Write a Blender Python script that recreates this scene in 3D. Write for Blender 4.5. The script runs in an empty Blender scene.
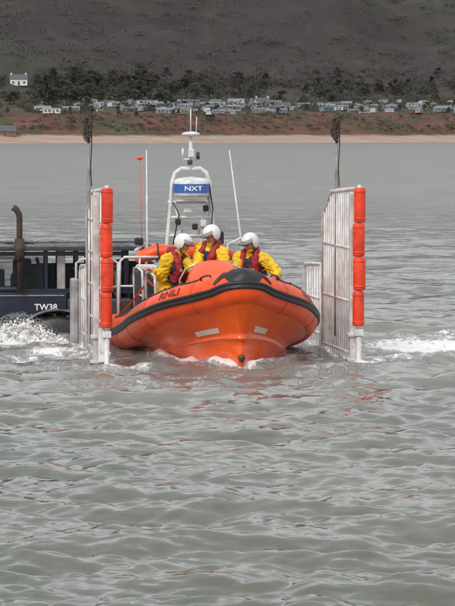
import bpy, bmesh, math, random
import numpy as np
from mathutils import Vector, Matrix, noise as mnoise
random.seed(7); rng=np.random.default_rng(7)
scene=bpy.context.scene
scene.view_settings.view_transform='Standard'
scene.view_settings.look='None'
scene.view_settings.exposure=0
COL=scene.collection
R=math.radians

# ------------------------------------------------------------ materials
def mat(name,col,rough=0.5,metal=0.0,var=0.0,vscale=6.0,bump=0.0,bscale=40.0,col2=None,coat=0.0,spec=None,alpha=None):
    m=bpy.data.materials.new(name); m.use_nodes=True
    nt=m.node_tree; b=nt.nodes['Principled BSDF']
    b.inputs['Base Color'].default_value=(*col,1); b.inputs['Roughness'].default_value=rough
    b.inputs['Metallic'].default_value=metal
    if coat: b.inputs['Coat Weight'].default_value=coat
    if alpha is not None: b.inputs['Alpha'].default_value=alpha
    if spec is not None: b.inputs['Specular IOR Level'].default_value=spec
    tc=nt.nodes.new('ShaderNodeTexCoord')
    if var>0 or col2:
        n=nt.nodes.new('ShaderNodeTexNoise'); n.inputs['Scale'].default_value=vscale; n.inputs['Detail'].default_value=6
        n.inputs['Roughness'].default_value=0.65
        nt.links.new(tc.outputs['Object'],n.inputs['Vector'])
        r=nt.nodes.new('ShaderNodeValToRGB')
        c2=col2 if col2 else tuple(c*(1-var) for c in col)
        r.color_ramp.elements[0].position=0.35; r.color_ramp.elements[1].position=0.62
        r.color_ramp.elements[0].color=(*c2,1); r.color_ramp.elements[1].color=(*col,1)
        nt.links.new(n.outputs['Fac'],r.inputs['Fac']); nt.links.new(r.outputs['Color'],b.inputs['Base Color'])
    if bump>0:
        n2=nt.nodes.new('ShaderNodeTexNoise'); n2.inputs['Scale'].default_value=bscale; n2.inputs['Detail'].default_value=4
        nt.links.new(tc.outputs['Object'],n2.inputs['Vector'])
        bp=nt.nodes.new('ShaderNodeBump'); bp.inputs['Strength'].default_value=bump; bp.inputs['Distance'].default_value=0.02
        nt.links.new(n2.outputs['Fac'],bp.inputs['Height']); nt.links.new(bp.outputs['Normal'],b.inputs['Normal'])
    return m
M={}
M['orange']=mat('orange_rubber',(0.92,0.095,0.012),0.40,var=0.22,vscale=2.2,bump=0.25,bscale=6)
M['hull']=mat('orange_hull_paint',(0.92,0.115,0.009),0.25,var=0.2,vscale=3,coat=0.25,bump=0.15,bscale=5)
M['fender']=mat('orange_red_fender',(0.88,0.058,0.014),0.42,var=0.38,vscale=5,bump=0.3,bscale=12)
M['black']=mat('black_rubber',(0.016,0.017,0.019),0.5,var=0.4,vscale=12)
M['grey']=mat('grey_metal',(0.32,0.33,0.34),0.4,0.3,var=0.4,vscale=8)
M['darkgrey']=mat('dark_grey_metal',(0.055,0.058,0.062),0.5,0.2,var=0.4,vscale=9)
M['rust']=mat('rusty_exhaust_steel',(0.085,0.05,0.038),0.75,0.1,col2=(0.03,0.026,0.025),vscale=9,bump=0.2)
M['rope']=mat('weathered_dark_rope',(0.10,0.075,0.055),0.85,col2=(0.03,0.027,0.025),vscale=22,bump=0.8,bscale=45)
M['bronze']=mat('dull_bronze',(0.13,0.075,0.04),0.5,0.5,var=0.4,vscale=10)
M['steel']=mat('stainless_steel',(0.6,0.6,0.6),0.25,0.9)
M['white']=mat('white_paint',(0.72,0.72,0.71),0.35,var=0.28,vscale=7)
M['wornwhite']=mat('worn_white_paint',(0.70,0.70,0.69),0.5,col2=(0.44,0.38,0.35),vscale=5,bump=0.1)
M['slat']=mat('white_slat_paint',(0.74,0.74,0.73),0.5,col2=(0.50,0.43,0.40),vscale=3.0)
M['greywhite']=mat('galvanised_grey',(0.42,0.43,0.44),0.5,0.2,col2=(0.24,0.21,0.19),vscale=5,bump=0.1)
M['roofgrey']=mat('weathered_roof_paint',(0.17,0.18,0.19),0.7,col2=(0.05,0.05,0.055),vscale=4,bump=0.2)
M['blue']=mat('blue_band',(0.03,0.12,0.40),0.35)
M['navy']=mat('navy_tractor_paint',(0.010,0.018,0.045),0.35,var=0.5,vscale=4)
M['glass']=mat('cab_window_glass',(0.02,0.026,0.03),0.06,alpha=0.35)
M['dwin']=mat('dark_interior',(0.012,0.014,0.016),0.6)
M['yellow']=mat('yellow_drysuit',(0.90,0.57,0.010),0.5,var=0.38,vscale=7,bump=0.6,bscale=12)
M['red']=mat('red_lifejacket',(0.42,0.014,0.025),0.6,var=0.6,vscale=14,bump=0.4,bscale=20)
M['navycloth']=mat('navy_cloth',(0.013,0.015,0.03),0.7,bump=0.3,bscale=25)
M['skin']=mat('skin',(0.48,0.25,0.17),0.5,var=0.15,vscale=30)
M['lip']=mat('lips',(0.30,0.09,0.075),0.5)
M['eye']=mat('eye_dark',(0.05,0.04,0.035),0.2)
M['helmet']=mat('white_helmet_shell',(0.76,0.76,0.75),0.3,coat=0.3,var=0.15,vscale=9)
M['visor']=mat('smoked_visor',(0.10,0.11,0.12),0.1,alpha=0.4)
M['reflect']=mat('silver_reflective_tape',(0.70,0.56,0.46),0.4)
M['maroon']=mat('dark_maroon_lettering',(0.16,0.01,0.015),0.5)
M['lettwhite']=mat('white_lettering',(0.8,0.8,0.8),0.5)
M['tyre']=mat('wet_tyre',(0.018,0.018,0.018),0.4,bump=0.3)
M['redstrap']=mat('red_webbing',(0.5,0.02,0.015),0.6)
M['deck']=mat('grey_deck',(0.2,0.21,0.22),0.7,var=0.3)

class MB:
    def __init__(s): s.v=[]; s.f=[]; s.mi=[]; s.sm=[]
    def add(s,vs,fs,mi=0,smooth=False):
        o=len(s.v); s.v+= [tuple(p) for p in vs]
        for f in fs: s.f.append([i+o for i in f]); s.mi.append(mi); s.sm.append(smooth)
    def box(s,c,size,mi=0,rot=None,bev=0.0):
        bm=bmesh.new(); bmesh.ops.create_cube(bm,size=1)
        for v in bm.verts: v.co=Vector((v.co.x*size[0],v.co.y*size[1],v.co.z*size[2]))
        if bev>0: bmesh.ops.bevel(bm,geom=bm.edges[:],offset=bev,segments=2,affect='EDGES',profile=0.5)
        m=Matrix.Translation(c)@(rot.to_4x4() if rot else Matrix.Identity(4))
        bm.verts.ensure_lookup_table()
        vs=[m@v.co for v in bm.verts]; fs=[[v.index for v in f.verts] for f in bm.faces]
        bm.free(); s.add(vs,fs,mi)
    def tube(s,pts,r,mi=0,n=8,caps=True):
        pts=[Vector(p) for p in pts]; rs=r if isinstance(r,(list,tuple)) else [r]*len(pts)
        vs=[];fs=[]; ref=None
        for i,p in enumerate(pts):
            t=(pts[min(i+1,len(pts)-1)]-pts[max(i-1,0)]).normalized()
            if ref is None: ref=Vector((0,0,1)) if abs(t.z)<0.9 else Vector((1,0,0))
            a=(ref-t*ref.dot(t))
            if a.length<1e-4: a=t.orthogonal()
            a.normalize(); ref=a; b=t.cross(a)
            for k in range(n):
                an=2*math.pi*k/n; vs.append(p+(a*math.cos(an)+b*math.sin(an))*rs[i])
        for i in range(len(pts)-1):
            for k in range(n):
                k2=(k+1)%n; fs.append([i*n+k,i*n+k2,(i+1)*n+k2,(i+1)*n+k])
        if caps: fs.append(list(range(n))[::-1]); fs.append([(len(pts)-1)*n+k for k in range(n)])
        s.add(vs,fs,mi,True)
    def sphere(s,c,rad,mi=0,nu=16,nv=10,rot=None,filt=None):
        rad=rad if isinstance(rad,(tuple,list)) else (rad,)*3
        vs=[];fs=[]
        for j in range(nv+1):
            ph=math.pi*j/nv
            for i in range(nu):
                th=2*math.pi*i/nu
                vs.append(Vector((rad[0]*math.sin(ph)*math.cos(th),rad[1]*math.sin(ph)*math.sin(th),rad[2]*math.cos(ph))))
        for j in range(nv):
            for i in range(nu):
                i2=(i+1)%nu
                f=[j*nu+i,(j+1)*nu+i,(j+1)*nu+i2,j*nu+i2]
                if filt:
                    cc=sum((vs[q] for q in f),Vector())/4
                    if not filt(cc): continue
                fs.append(f)
        m=rot.to_3x3() if rot else Matrix.Identity(3)
        c=Vector(c); s.add([c+m@v for v in vs],fs,mi,True)
    def lathe(s,prof,c,axis='z',n=24,mi=0):
        vs=[];fs=[]
        for (r,h) in prof:
            for k in range(n):
                a=2*math.pi*k/n
                p=(r*math.cos(a),r*math.sin(a),h)
                if axis=='x': p=(h,r*math.cos(a),r*math.sin(a))
                if axis=='y': p=(r*math.sin(a),h,r*math.cos(a))
                vs.append(Vector(c)+Vector(p))
        for j in range(len(prof)-1):
            for k in range(n):
                k2=(k+1)%n; fs.append([j*n+k,j*n+k2,(j+1)*n+k2,(j+1)*n+k])
        s.add(vs,fs,mi,True)
    def build(s,name,mats,parent=None,clean=False):
        me=bpy.data.meshes.new(name); me.from_pydata(s.v,[],s.f)
        for m in mats: me.materials.append(m)
        me.polygons.foreach_set('material_index',s.mi); me.polygons.foreach_set('use_smooth',s.sm)
        if clean:
            bm=bmesh.new(); bm.from_mesh(me); bmesh.ops.remove_doubles(bm,verts=bm.verts[:],dist=1e-4)
            bmesh.ops.recalc_face_normals(bm,faces=bm.faces[:]); bm.to_mesh(me); bm.free()
        me.update(); ob=bpy.data.objects.new(name,me); COL.objects.link(ob)
        if parent: ob.parent=parent
        return ob
def displace(me,fn,keep=None):
    cos=[v.co.copy() for v in me.vertices]; nos=[v.normal.copy() for v in me.vertices]
    out=[]
    for q,nn in zip(cos,nos):
        if keep and keep(q): out.extend(q)
        else: out.extend(q+nn*fn(q))
    me.vertices.foreach_set('co',out); me.update()
def shift(me,base):
    out=[]
    for v in me.vertices: out.extend(v.co-base)
    me.vertices.foreach_set('co',out); me.update()
def empty(name,loc=(0,0,0),rotz=0,label=None,cat=None,parent=None):
    e=bpy.data.objects.new(name,None); e.location=loc; e.rotation_euler=(0,0,rotz); COL.objects.link(e)
    if label: e['label']=label; e['category']=cat
    if parent: e.parent=parent
    return e
def text_mesh(txt,size,extr=0.0):
    cu=bpy.data.curves.new('t','FONT'); cu.body=txt; cu.size=size; cu.extrude=extr; cu.align_x='CENTER'; cu.align_y='CENTER'
    cu.resolution_u=3; cu.offset=size*0.02
    ob=bpy.data.objects.new('t',cu); COL.objects.link(ob)
    dg=bpy.context.evaluated_depsgraph_get(); me=bpy.data.meshes.new_from_object(ob.evaluated_get(dg))
    bpy.data.objects.remove(ob); return me

# ------------------------------------------------------------ camera
cam_d=bpy.data.cameras.new('camera'); cam=bpy.data.objects.new('camera',cam_d); COL.objects.link(cam)
cam_d.sensor_fit='HORIZONTAL'; cam_d.sensor_width=36; cam_d.lens=36*3400/455
cam_d.clip_start=0.5; cam_d.clip_end=12000
cam.location=(0,0,3.4); cam.rotation_euler=(R(90)-math.atan(168/3400),0,0)
scene.camera=cam

# ------------------------------------------------------------ world, sun
w=bpy.data.worlds.new('World'); scene.world=w; w.use_nodes=True
nt=w.node_tree; bg=nt.nodes['Background']
sky=nt.nodes.new('ShaderNodeTexSky'); sky.sky_type='NISHITA'; sky.sun_disc=False
el=R(42); az=R(205)
sky.sun_elevation=el; sky.sun_rotation=az; sky.air_density=1.5; sky.dust_density=4
hs=nt.nodes.new('ShaderNodeHueSaturation'); hs.inputs['Saturation'].default_value=0.28; hs.inputs['Value'].default_value=1.0
nt.links.new(sky.outputs['Color'],hs.inputs['Color'])
mx=nt.nodes.new('ShaderNodeMix'); mx.data_type='RGBA'; mx.inputs['Factor'].default_value=0.74
tcw=nt.nodes.new('ShaderNodeTexCoord'); nzw=nt.nodes.new('ShaderNodeTexNoise'); nzw.inputs['Scale'].default_value=2.4; nzw.inputs['Detail'].default_value=5
mpw=nt.nodes.new('ShaderNodeMapping'); mpw.inputs['Scale'].default_value=(1,1,2.5)
nt.links.new(tcw.outputs['Generated'],mpw.inputs['Vector']); nt.links.new(mpw.outputs['Vector'],nzw.inputs['Vector'])
rw=nt.nodes.new('ShaderNodeValToRGB'); rw.color_ramp.elements[0].position=0.32; rw.color_ramp.elements[1].position=0.68
rw.color_ramp.elements[0].color=(5.4,5.6,5.9,1); rw.color_ramp.elements[1].color=(9.6,9.8,10.1,1)
nt.links.new(nzw.outputs['Fac'],rw.inputs['Fac'])
nt.links.new(hs.outputs['Color'],mx.inputs[6]); nt.links.new(rw.outputs['Color'],mx.inputs[7])
nt.links.new(mx.outputs[2],bg.inputs['Color']); bg.inputs['Strength'].default_value=0.14
sd=bpy.data.lights.new('sun','SUN'); sd.energy=1.5; sd.angle=R(10); sd.color=(1,0.96,0.91)
so=bpy.data.objects.new('sun',sd); COL.objects.link(so)
sv=Vector((math.sin(az)*math.cos(el),math.cos(az)*math.cos(el),math.sin(el)))
so.rotation_euler=sv.to_track_quat('Z','Y').to_euler()

TH=R(7.4); BX,BY=0.24,49.35
BM=Matrix.Translation((BX,BY,0))@Matrix.Rotation(TH,4,'Z')

# ------------------------------------------------------------ tube path
ctrl=[(1.17,7.7,0.16),(1.20,6.0,0.20),(1.22,4.2,0.32),(1.22,3.0,0.46),(1.14,2.05,0.65),(0.84,1.15,0.88),(0.42,0.55,1.04),(0.14,0.24,1.145),(0,0.17,1.18)]
full=[Vector((-a,b,c)) for a,b,c in ctrl]+[Vector((a,b,c)) for a,b,c in ctrl[::-1][1:]]
def catmull(P,n):
    out=[]
    for i in range(len(P)-1):
        p0=P[max(i-1,0)];p1=P[i];p2=P[i+1];p3=P[min(i+2,len(P)-1)]
        for k in range(n):
            t=k/n
            out.append(0.5*((2*p1)+(p2-p0)*t+(2*p0-5*p1+4*p2-p3)*t*t+(3*p1-p0-3*p2+p3)*t**3))
    out.append(P[-1]); return out
TP=catmull(full,8); NT=len(TP); TR=0.27
arc=[0]
for i in range(1,NT): arc.append(arc[-1]+(TP[i]-TP[i-1]).length)
arcmid=arc[NT//2]
TF=[]
for i in range(NT):
    t=(TP[min(i+1,NT-1)]-TP[max(i-1,0)]).normalized()
    n=t.cross(Vector((0,0,1))).normalized(); b=n.cross(t).normalized()
    if b.z<0: b=-b
    TF.append((n,b))
def tubept(s,phi,off=0.0):
    a=arcmid+s; i=0
    while i<NT-2 and arc[i+1]<a: i+=1
    f=(a-arc[i])/(arc[i+1]-arc[i]); f=min(max(f,0),1)
    c=TP[i].lerp(TP[i+1],f); n=TF[i][0].lerp(TF[i+1][0],f).normalized(); b=TF[i][1].lerp(TF[i+1][1],f).normalized()
    r=TR+off; p=R(phi)
    return c+(n*math.cos(p)+b*math.sin(p))*r

boat=empty('lifeboat',(BX,BY,0),TH,'orange rigid inflatable lifeboat with crew, bow lifted, leaving its launching carriage','lifeboat')
mb=MB(); NA=28; vs=[];fs=[]
for i in range(NT):
    e=min(arc[i],arc[-1]-arc[i]); r=TR*(1.0 if e>0.5 else 0.35+0.65*math.sqrt(max(0,e/0.5)))
    for k in range(NA):
        a=2*math.pi*k/NA; n,b=TF[i]; vs.append(TP[i]+(n*math.cos(a)+b*math.sin(a))*r)
for i in range(NT-1):
    for k in range(NA):
        k2=(k+1)%NA; fs.append([i*NA+k,i*NA+k2,(i+1)*NA+k2,(i+1)*NA+k])
fs.append(list(range(NA))); fs.append([(NT-1)*NA+k for k in range(NA)][::-1])
mb.add(vs,fs,0,True); tube=mb.build('inflatable_tube',[M['orange']],boat,clean=True)
seam_m=mat('seam_orange',(0.68,0.055,0.012),0.5)
for s0 in (-5.6,-4.2,-2.9,-1.95,-0.75,0.75,1.95,2.9,4.2,5.6):
    mb=MB(); vs=[];fs=[]
    for j,ds in enumerate((-0.022,0.022)):
        for k in range(25): vs.append(tubept(s0+ds,-120+k*15,0.004))
    for k in range(24): fs.append([k,k+1,25+k+1,25+k])
    mb.add(vs,fs,0,True)
    mb.build('seam_tape',[seam_m],tube)
def strake(name,phi,hw,th,s0,s1,m,step=0.06):
    mb=MB(); n=int((s1-s0)/step)+1; vs=[];fs=[]
    dphi=math.degrees(hw/TR)
    prof=[(-dphi,0.0),(-dphi*0.9,th*0.8),(-dphi*0.35,th),(-dphi*0.2,th*0.55),(dphi*0.2,th*0.55),(dphi*0.35,th),(dphi*0.9,th*0.8),(dphi,0.0)]
    for i in range(n+1):
        s=s0+(s1-s0)*i/n
        pk=12*max(0,1-abs(s)/0.34)
        for a,o in prof: vs.append(tubept(s,phi+a+pk,o-0.002))
    P=len(prof)
    for i in range(n):
        for k in range(P-1): fs.append([i*P+k,i*P+k+1,(i+1)*P+k+1,(i+1)*P+k])
    mb.add(vs,fs,0,True); return mb.build(name,[m],boat,clean=True)
L=arcmid
strake('rubbing_strake',0,0.058,0.032,-L+0.45,L-0.45,M['black'])
mb=MB(); vs=[];fs=[];ns=44;na=12
def piece(u,pts):
    for (a,b),(c,d) in zip(pts,pts[1:]):
        if u<=c: return b+(d-b)*(u-a)/(c-a)
    return pts[-1][1]
for i in range(ns+1):
    s=-0.29+0.58*i/ns; u=abs(s)/0.29
    lo=piece(u,[(0,22),(0.28,24),(0.42,42),(0.60,38),(0.8,26),(1,22)])
    hi=piece(u,[(0,100),(0.16,98),(0.34,70),(0.55,68),(0.85,48),(1,27)])
    for k in range(na+1):
        t=k/na; vs.append(tubept(s,lo+(hi-lo)*t,0.012+0.028*max(0,1-u/0.22)*math.sin(math.pi*t)+0.006*math.sin(u*14+t*5)))
for i in range(ns):
    for k in range(na): fs.append([i*(na+1)+k,i*(na+1)+k+1,(i+1)*(na+1)+k+1,(i+1)*(na+1)+k])
mb.add(vs,fs,0,False)
bp_=mb.build('bow_pad',[M['black']],boat)
for sg in (-1,1):
    mb=MB(); mb.tube([tubept(sg*0.40,62,0.01),tubept(sg*0.42,62,0.045),tubept(sg*0.5,60,0.055),tubept(sg*0.58,58,0.045),tubept(sg*0.6,58,0.01)],0.013)
    mb.build('handle',[M['black']],bp_)
for sg in (-1,1):
    mb=MB(); s=0.66
    while s<6.0:
        pts=[]
        for k in range(9):
            t=k/8; pts.append(tubept(sg*(s+0.42*t),72-10*math.sin(math.pi*t),0.012))
        mb.tube(pts,0.009,0,6); mb.sphere(tubept(sg*s,72,0.012),0.022,1,8,6); s+=0.42
    mb.build('grab_line',[M['black'],M['darkgrey']],boat)
def lin(x,pts):
    for (a,b),(c,d) in zip(pts,pts[1:]):
        if x<=c: 
            t=max(0,(x-a)/(c-a)); t=t*t*(3-2*t); return b+(d-b)*t
    return pts[-1][1]
def hull_section(i):
    c=TP[i]; n,b=TF[i]; v=c.y; u=c.x
    top=c+(n*math.cos(R(-58))+b*math.sin(R(-58)))*(TR*0.985)
    zc=lin(v,[(0.17,0.44),(2.2,0.13),(7.7,-0.12)]); zk=lin(v,[(0.17,-0.12),(1.2,-0.38),(2.6,-0.5),(7.7,-0.55)])
    uf=lin(v,[(0.17,0.70),(2.0,0.80),(7.7,0.92)])
    chn=Vector((u*uf,v+lin(v,[(0.17,0.10),(2.5,0.20),(7.7,0.0)]),zc))
    kee=Vector((0,v+lin(v,[(0.17,0.18),(2.0,0.36),(7.7,0.0)]),zk))
    pts=[]
    out=Vector((n.x,n.y,0))
    for k in range(7):
        t=k/6; p=top.lerp(chn,t)-out*0.016*math.sin(math.pi*t); pts.append(p)
    rail=chn+out*0.04+Vector((0,0,-0.012)); pts.append(rail)
    low=chn+Vector((0,0,-0.035))-out*0.005; pts.append(low)
    for k in range(1,7):
        t=k/6; p=low.lerp(kee,t)+(out*0.05+Vector((0,0,-0.02)))*math.sin(math.pi*t); pts.append(p)
    return pts
H=[hull_section(i) for i in range(NT)]; P=len(H[0])
mb=MB(); vs=[p for s in H for p in s]; fs=[]
for i in range(NT-1):
    for k in range(P-1): fs.append([i*P+k,(i+1)*P+k,(i+1)*P+k+1,i*P+k+1])
mb.add(vs,fs,0,True)
ring=[H[0][k] for k in range(P)]+[H[-1][k] for k in range(P-2,-1,-1)]
mb.add(ring,[list(range(len(ring)))],0)
hull=mb.build('hull',[M['hull']],boat,clean=True)
mid=NT//2
def hull_patch(name,u0,u1,k0,k1,m,off=0.008):
    def idx(u):
        for i in range(NT-1):
            if TP[i].x<=u<=TP[i+1].x and TP[i].y<3: return i+(u-TP[i].x)/(TP[i+1].x-TP[i].x)
    i0,i1=idx(u0),idx(u1)
    mb=MB(); vs=[];fs=[];rows=12
    for a in range(rows+1):
        fi=i0+(i1-i0)*a/rows; i=int(fi); f=fi-i
        for kk in range(3):
            fk=k0+(k1-k0)*kk/2; k=int(fk); g=fk-k
            p=(H[i][k].lerp(H[i][k+1],g)).lerp(H[i+1][k].lerp(H[i+1][k+1],g),f)
            n=(H[i+1][k]-H[i][k]).cross(H[i][k+1]-H[i][k]).normalized()
            if n.y>0: n=-n
            vs.append(p+n*off)
    for a in range(rows):
        for kk in range(2): fs.append([a*3+kk,a*3+kk+1,(a+1)*3+kk+1,(a+1)*3+kk])
    mb.add(vs,fs,0,True); return mb.build(name,[m],boat)
hull_patch('reflective_strip',-0.70,-0.36,3.7,4.9,M['reflect'])
hull_patch('reflective_strip',0.24,0.52,3.7,4.9,M['reflect'])
mb=MB(); pe=H[mid][P-4]; mb.lathe([(0.0,-0.04),(0.035,-0.04),(0.05,-0.025),(0.055,0.0),(0.05,0.1)],pe+Vector((0,-0.02,0.02)),'y',20,0)
mb.tube([pe+Vector((0.03*math.cos(a),-0.06,0.0+0.04*math.sin(a))) for a in [k*math.pi/6 for k in range(13)]],0.009,0,6)
mb.build('bow_towing_eye',[M['bronze']],boat)
mb=MB(); mb.tube([H[mid][k]+Vector((0,-0.004,0)) for k in range(7,P)],0.014); mb.build('keel_band',[M['hull']],boat)
def tube_text(txt,size,s0,phi0,m,name):
    me=text_mesh(txt,size)
    bm=bmesh.new(); bm.from_mesh(me); bmesh.ops.triangulate(bm,faces=bm.faces[:])
    for v in bm.verts: v.co=tubept(s0+v.co.x*1.35,phi0+math.degrees(v.co.y/TR),0.012)
    bm.to_mesh(me); bm.free(); me.materials.clear(); me.materials.append(m)
    o=bpy.data.objects.new(name,me); COL.objects.link(o); o.parent=boat; return o
tube_text('RNLI',0.165,-1.22,32,M['maroon'],'lettering')
tube_text('RNLI',0.165,1.5,32,M['maroon'],'lettering')

mb=MB(); vs=[]
for i in range(2,NT-2): vs.append(Vector((TP[i].x*0.93,TP[i].y+0.05,0.28+max(0,0.45*(1-(TP[i].y/2.6)))*1.0)))
n=len(vs); fs=[]
for i in range(n//2):
    if i+1<n-2-i: fs.append([i,i+1,n-2-i,n-1-i])
mb.add(vs,fs,0); mb.build('deck',[M['deck']],boat)
def loft_rings(rings,mi=0,mb=None,close=True):
    n=len(rings[0]); vs=[p for r in rings for p in r]; fs=[]
    for i in range(len(rings)-1):
        for k in range(n):
            k2=(k+1)%n; fs.append([i*n+k,i*n+k2,(i+1)*n+k2,(i+1)*n+k])
    if close: fs.append(list(range(n))[::-1]); fs.append([(len(rings)-1)*n+k for k in range(n)])
    mb.add(vs,fs,mi,True)
def rrect(cx,cy,hx,hy,z,n=24,p=3.0,tilt=0):
    out=[]
    for k in range(n):
        a=2*math.pi*k/n; c,s=math.cos(a),math.sin(a)
        x=hx*abs(c)**(2/p)*(1 if c>0 else -1); y=hy*abs(s)**(2/p)*(1 if s>0 else -1)
        out.append(Vector((cx+x,cy+y,z+tilt*y)))
    return out
mb=MB()
loft_rings([rrect(-0.2,2.05,0.42,0.52,0.32),rrect(-0.2,2.05,0.41,0.5,0.95),rrect(-0.18,2.1,0.38,0.46,1.24,tilt=0.15),rrect(-0.15,2.16,0.31,0.36,1.38,tilt=0.25),rrect(-0.12,2.2,0.19,0.2,1.44,tilt=0.3),rrect(-0.1,2.22,0.05,0.05,1.46,tilt=0.3)],0,mb)
mb.build('bow_cowl',[M['orange']],boat)
mb=MB()
mb.tube([(-0.66,2.6,0.3),(-0.64,2.55,1.2),(-0.56,2.5,1.36),(-0.4,2.48,1.44),(0.1,2.48,1.44),(0.3,2.5,1.36),(0.38,2.55,1.2),(0.4,2.6,0.3)],0.018,0,8)
mb.build('grab_rail',[M['steel']],boat)
mb=MB()
loft_rings([rrect(0,2.95,0.33,0.25,0.3),rrect(0,2.95,0.33,0.25,0.95),rrect(0,3.0,0.3,0.2,1.2,tilt=-0.2),rrect(0,3.02,0.2,0.12,1.26,tilt=-0.2)],0,mb)
con=mb.build('console',[M['darkgrey']],boat)
mb=MB(); ring=[(0.17*math.cos(a),3.27+0.024*math.sin(a),1.12+0.17*math.sin(a)) for a in [2*math.pi*k/20 for k in range(21)]]
mb.tube(ring,0.014,0,6); mb.tube([(0,3.2,1.1),(0,3.28,1.12)],0.03,0,8)
for k in range(3):
    a=2*math.pi*k/3+0.5; mb.tube([(0,3.27,1.12),(0.17*math.cos(a),3.27,1.12+0.17*math.sin(a))],0.01,0,6)
mb.build('steering_wheel',[M['black']],con)
for (su,sv,h) in ((-0.66,3.75,0.92),(0.66,3.7,0.95),(0.0,4.5,0.85)):
    mb=MB()
    loft_rings([rrect(su,sv,0.17,0.38,0.29),rrect(su,sv,0.15,0.36,h-0.12)],0,mb)
    loft_rings([rrect(su,sv,0.2,0.42,h-0.115),rrect(su,sv,0.21,0.42,h-0.04),rrect(su,sv,0.17,0.38,h),rrect(su,sv,0.08,0.25,h+0.01)],1,mb)
    mb.tube([(su-0.14,sv+0.4,h-0.05),(su-0.14,sv+0.46,h+0.22),(su,sv+0.47,h+0.26),(su+0.14,sv+0.46,h+0.22),(su+0.14,sv+0.4,h-0.05)],0.016,2)
    mb.build('seat',[M['grey'],M['black'],M['steel']],boat)
for (u,v0,zt) in ((-1.0,2.75,1.26),(-1.0,4.6,1.26),(1.0,4.2,1.08)):
    mb=MB()
    mb.tube([(u*.98,v0,0.45),(u,v0,zt-.16),(u,v0+0.08,zt-.02),(u,v0+0.9,zt+.02),(u,v0+1.3,zt-.02),(u,v0+1.38,zt-.16),(u*.98,v0+1.38,0.45)],0.02,0,8)
    mb.tube([(u,v0,0.85),(u,v0+1.38,0.85)],0.014,0,8)
    mb.build('side_handrail',[M['wornwhite'] if u<0 else M['steel']],boat)
for pts,r in (([(-1.28,5.6,0.5),(-1.18,4.6,0.75),(-1.0,4.2,1.05)],0.014),([(-1.35,5.2,0.48),(-1.15,4.3,0.6),(-0.95,3.6,0.66)],0.014),([(-0.98,4.6,1.15),(-0.55,4.2,0.75)],0.018)):
    mb=MB(); mb.tube(pts,r,0,6); mb.build('red_strap',[M['redstrap']],boat)
for u,z,hh in ((-0.85,0.85,0.8),(0.8,0.75,0.5)):
    mb=MB(); mb.box((u,5.4,z),(0.35,0.5,hh),0,bev=0.05); mb.box((u,5.4,z+hh/2+0.03),(0.3,0.42,0.08),1,bev=0.02)
    mb.build('equipment_locker',[M['darkgrey'],M['white']],boat)
mb=MB(); mb.tube([(-1.25,6.0,0.4),(-1.22,6.0,1.35),(-1.15,6.0,1.42),(-0.6,6.0,1.42)],0.022); mb.tube([(-1.22,6.0,0.95),(-0.6,6.0,0.95)],0.016); mb.tube([(-0.9,6.0,0.4),(-0.9,6.0,1.42)],0.016)
mb.build('stern_rail',[M['white']],boat)
mb=MB(); mb.tube([(0.55,6.05,0.4),(0.55,6.05,1.62),(0.75,6.05,1.72),(0.95,6.05,1.60),(1.0,6.05,0.4)],0.02)
mb.build('stern_rail',[M['white']],boat)
mb=MB(); mb.box((0.42,6.3,1.72),(0.18,0.16,0.22),0,bev=0.03); mb.build('stern_lamp',[M['black']],boat)
# gantry
mb=MB(); gv=6.55
g=[(-0.55,gv,0.2),(-0.42,gv,1.3),(-0.33,gv,2.3),(-0.31,gv,2.62),(-0.26,gv,2.78),(-0.16,gv,2.85),(0.16,gv,2.85),(0.26,gv,2.78),(0.31,gv,2.62),(0.33,gv,2.3),(0.42,gv,1.3),(0.55,gv,0.2)]
mb.tube(g,0.034,0,10)
mb.tube([(x*0.95,gv+0.45-(0.35*(z-0.2)/2.65),z) for x,_,z in g],0.026,0,8)
for z in (1.75,2.05,2.3): mb.tube([(-0.38,gv,z),(0.38,gv,z)],0.024,0,8)
mb.box((0,gv-0.02,2.33),(0.5,0.4,0.03),0)
mb.tube([(-0.28,gv,2.3),(-0.12,gv,1.75)],0.018); mb.tube([(0.28,gv,2.3),(0.12,gv,1.75)],0.018)
mb.tube([(-0.18,gv,2.05),(-0.18,gv,1.4)],0.018); mb.tube([(0.18,gv,2.05),(0.18,gv,1.4)],0.018)
mb.box((0.2,gv-0.06,1.95),(0.1,0.08,0.12),0,bev=0.02); mb.box((-0.05,gv-0.06,2.17),(0.16,0.08,0.1),0,bev=0.02)
gan=mb.build('roll_bar',[M['white']],boat)
for x,z in ((-0.22,1.98),(0.06,1.9),(0.24,2.2)):
    mb=MB(); mb.box((x,gv-0.08,z),(0.09,0.09,0.1),0,bev=0.02); mb.build('deck_light',[M['black']],gan)
for pts in ([(0.3,gv-0.05,2.6),(0.36,gv-0.06,2.2),(0.33,gv-0.05,1.9),(0.45,gv-0.05,1.3)],[(-0.3,gv-0.05,2.3),(-0.2,gv-0.06,2.1),(-0.3,gv-0.05,1.6)]):
    mb=MB(); mb.tube(pts,0.010,0,6); mb.build('cable',[M['black']],gan)
mb=MB(); mb.lathe([(0,2.38),(0.24,2.38),(0.285,2.41),(0.29,2.45)],(0,gv-0.1,0),'z',32,0)
mb.lathe([(0.292,2.45),(0.292,2.60)],(0,gv-0.1,0),'z',32,1)
mb.lathe([(0.29,2.60),(0.285,2.655),(0.24,2.69),(0.0,2.72)],(0,gv-0.1,0),'z',32,0)
rad=mb.build('radar_dome',[M['white'],M['blue']],boat)
me=text_mesh('NXT',0.105)
for v in me.vertices:
    a=v.co.x*1.4/0.295; v.co=Vector((math.sin(a)*0.297,gv-0.1-math.cos(a)*0.297,2.525+v.co.y))
me.materials.clear(); me.materials.append(M['lettwhite']); o=bpy.data.objects.new('lettering',me); COL.objects.link(o); o.parent=rad
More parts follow.
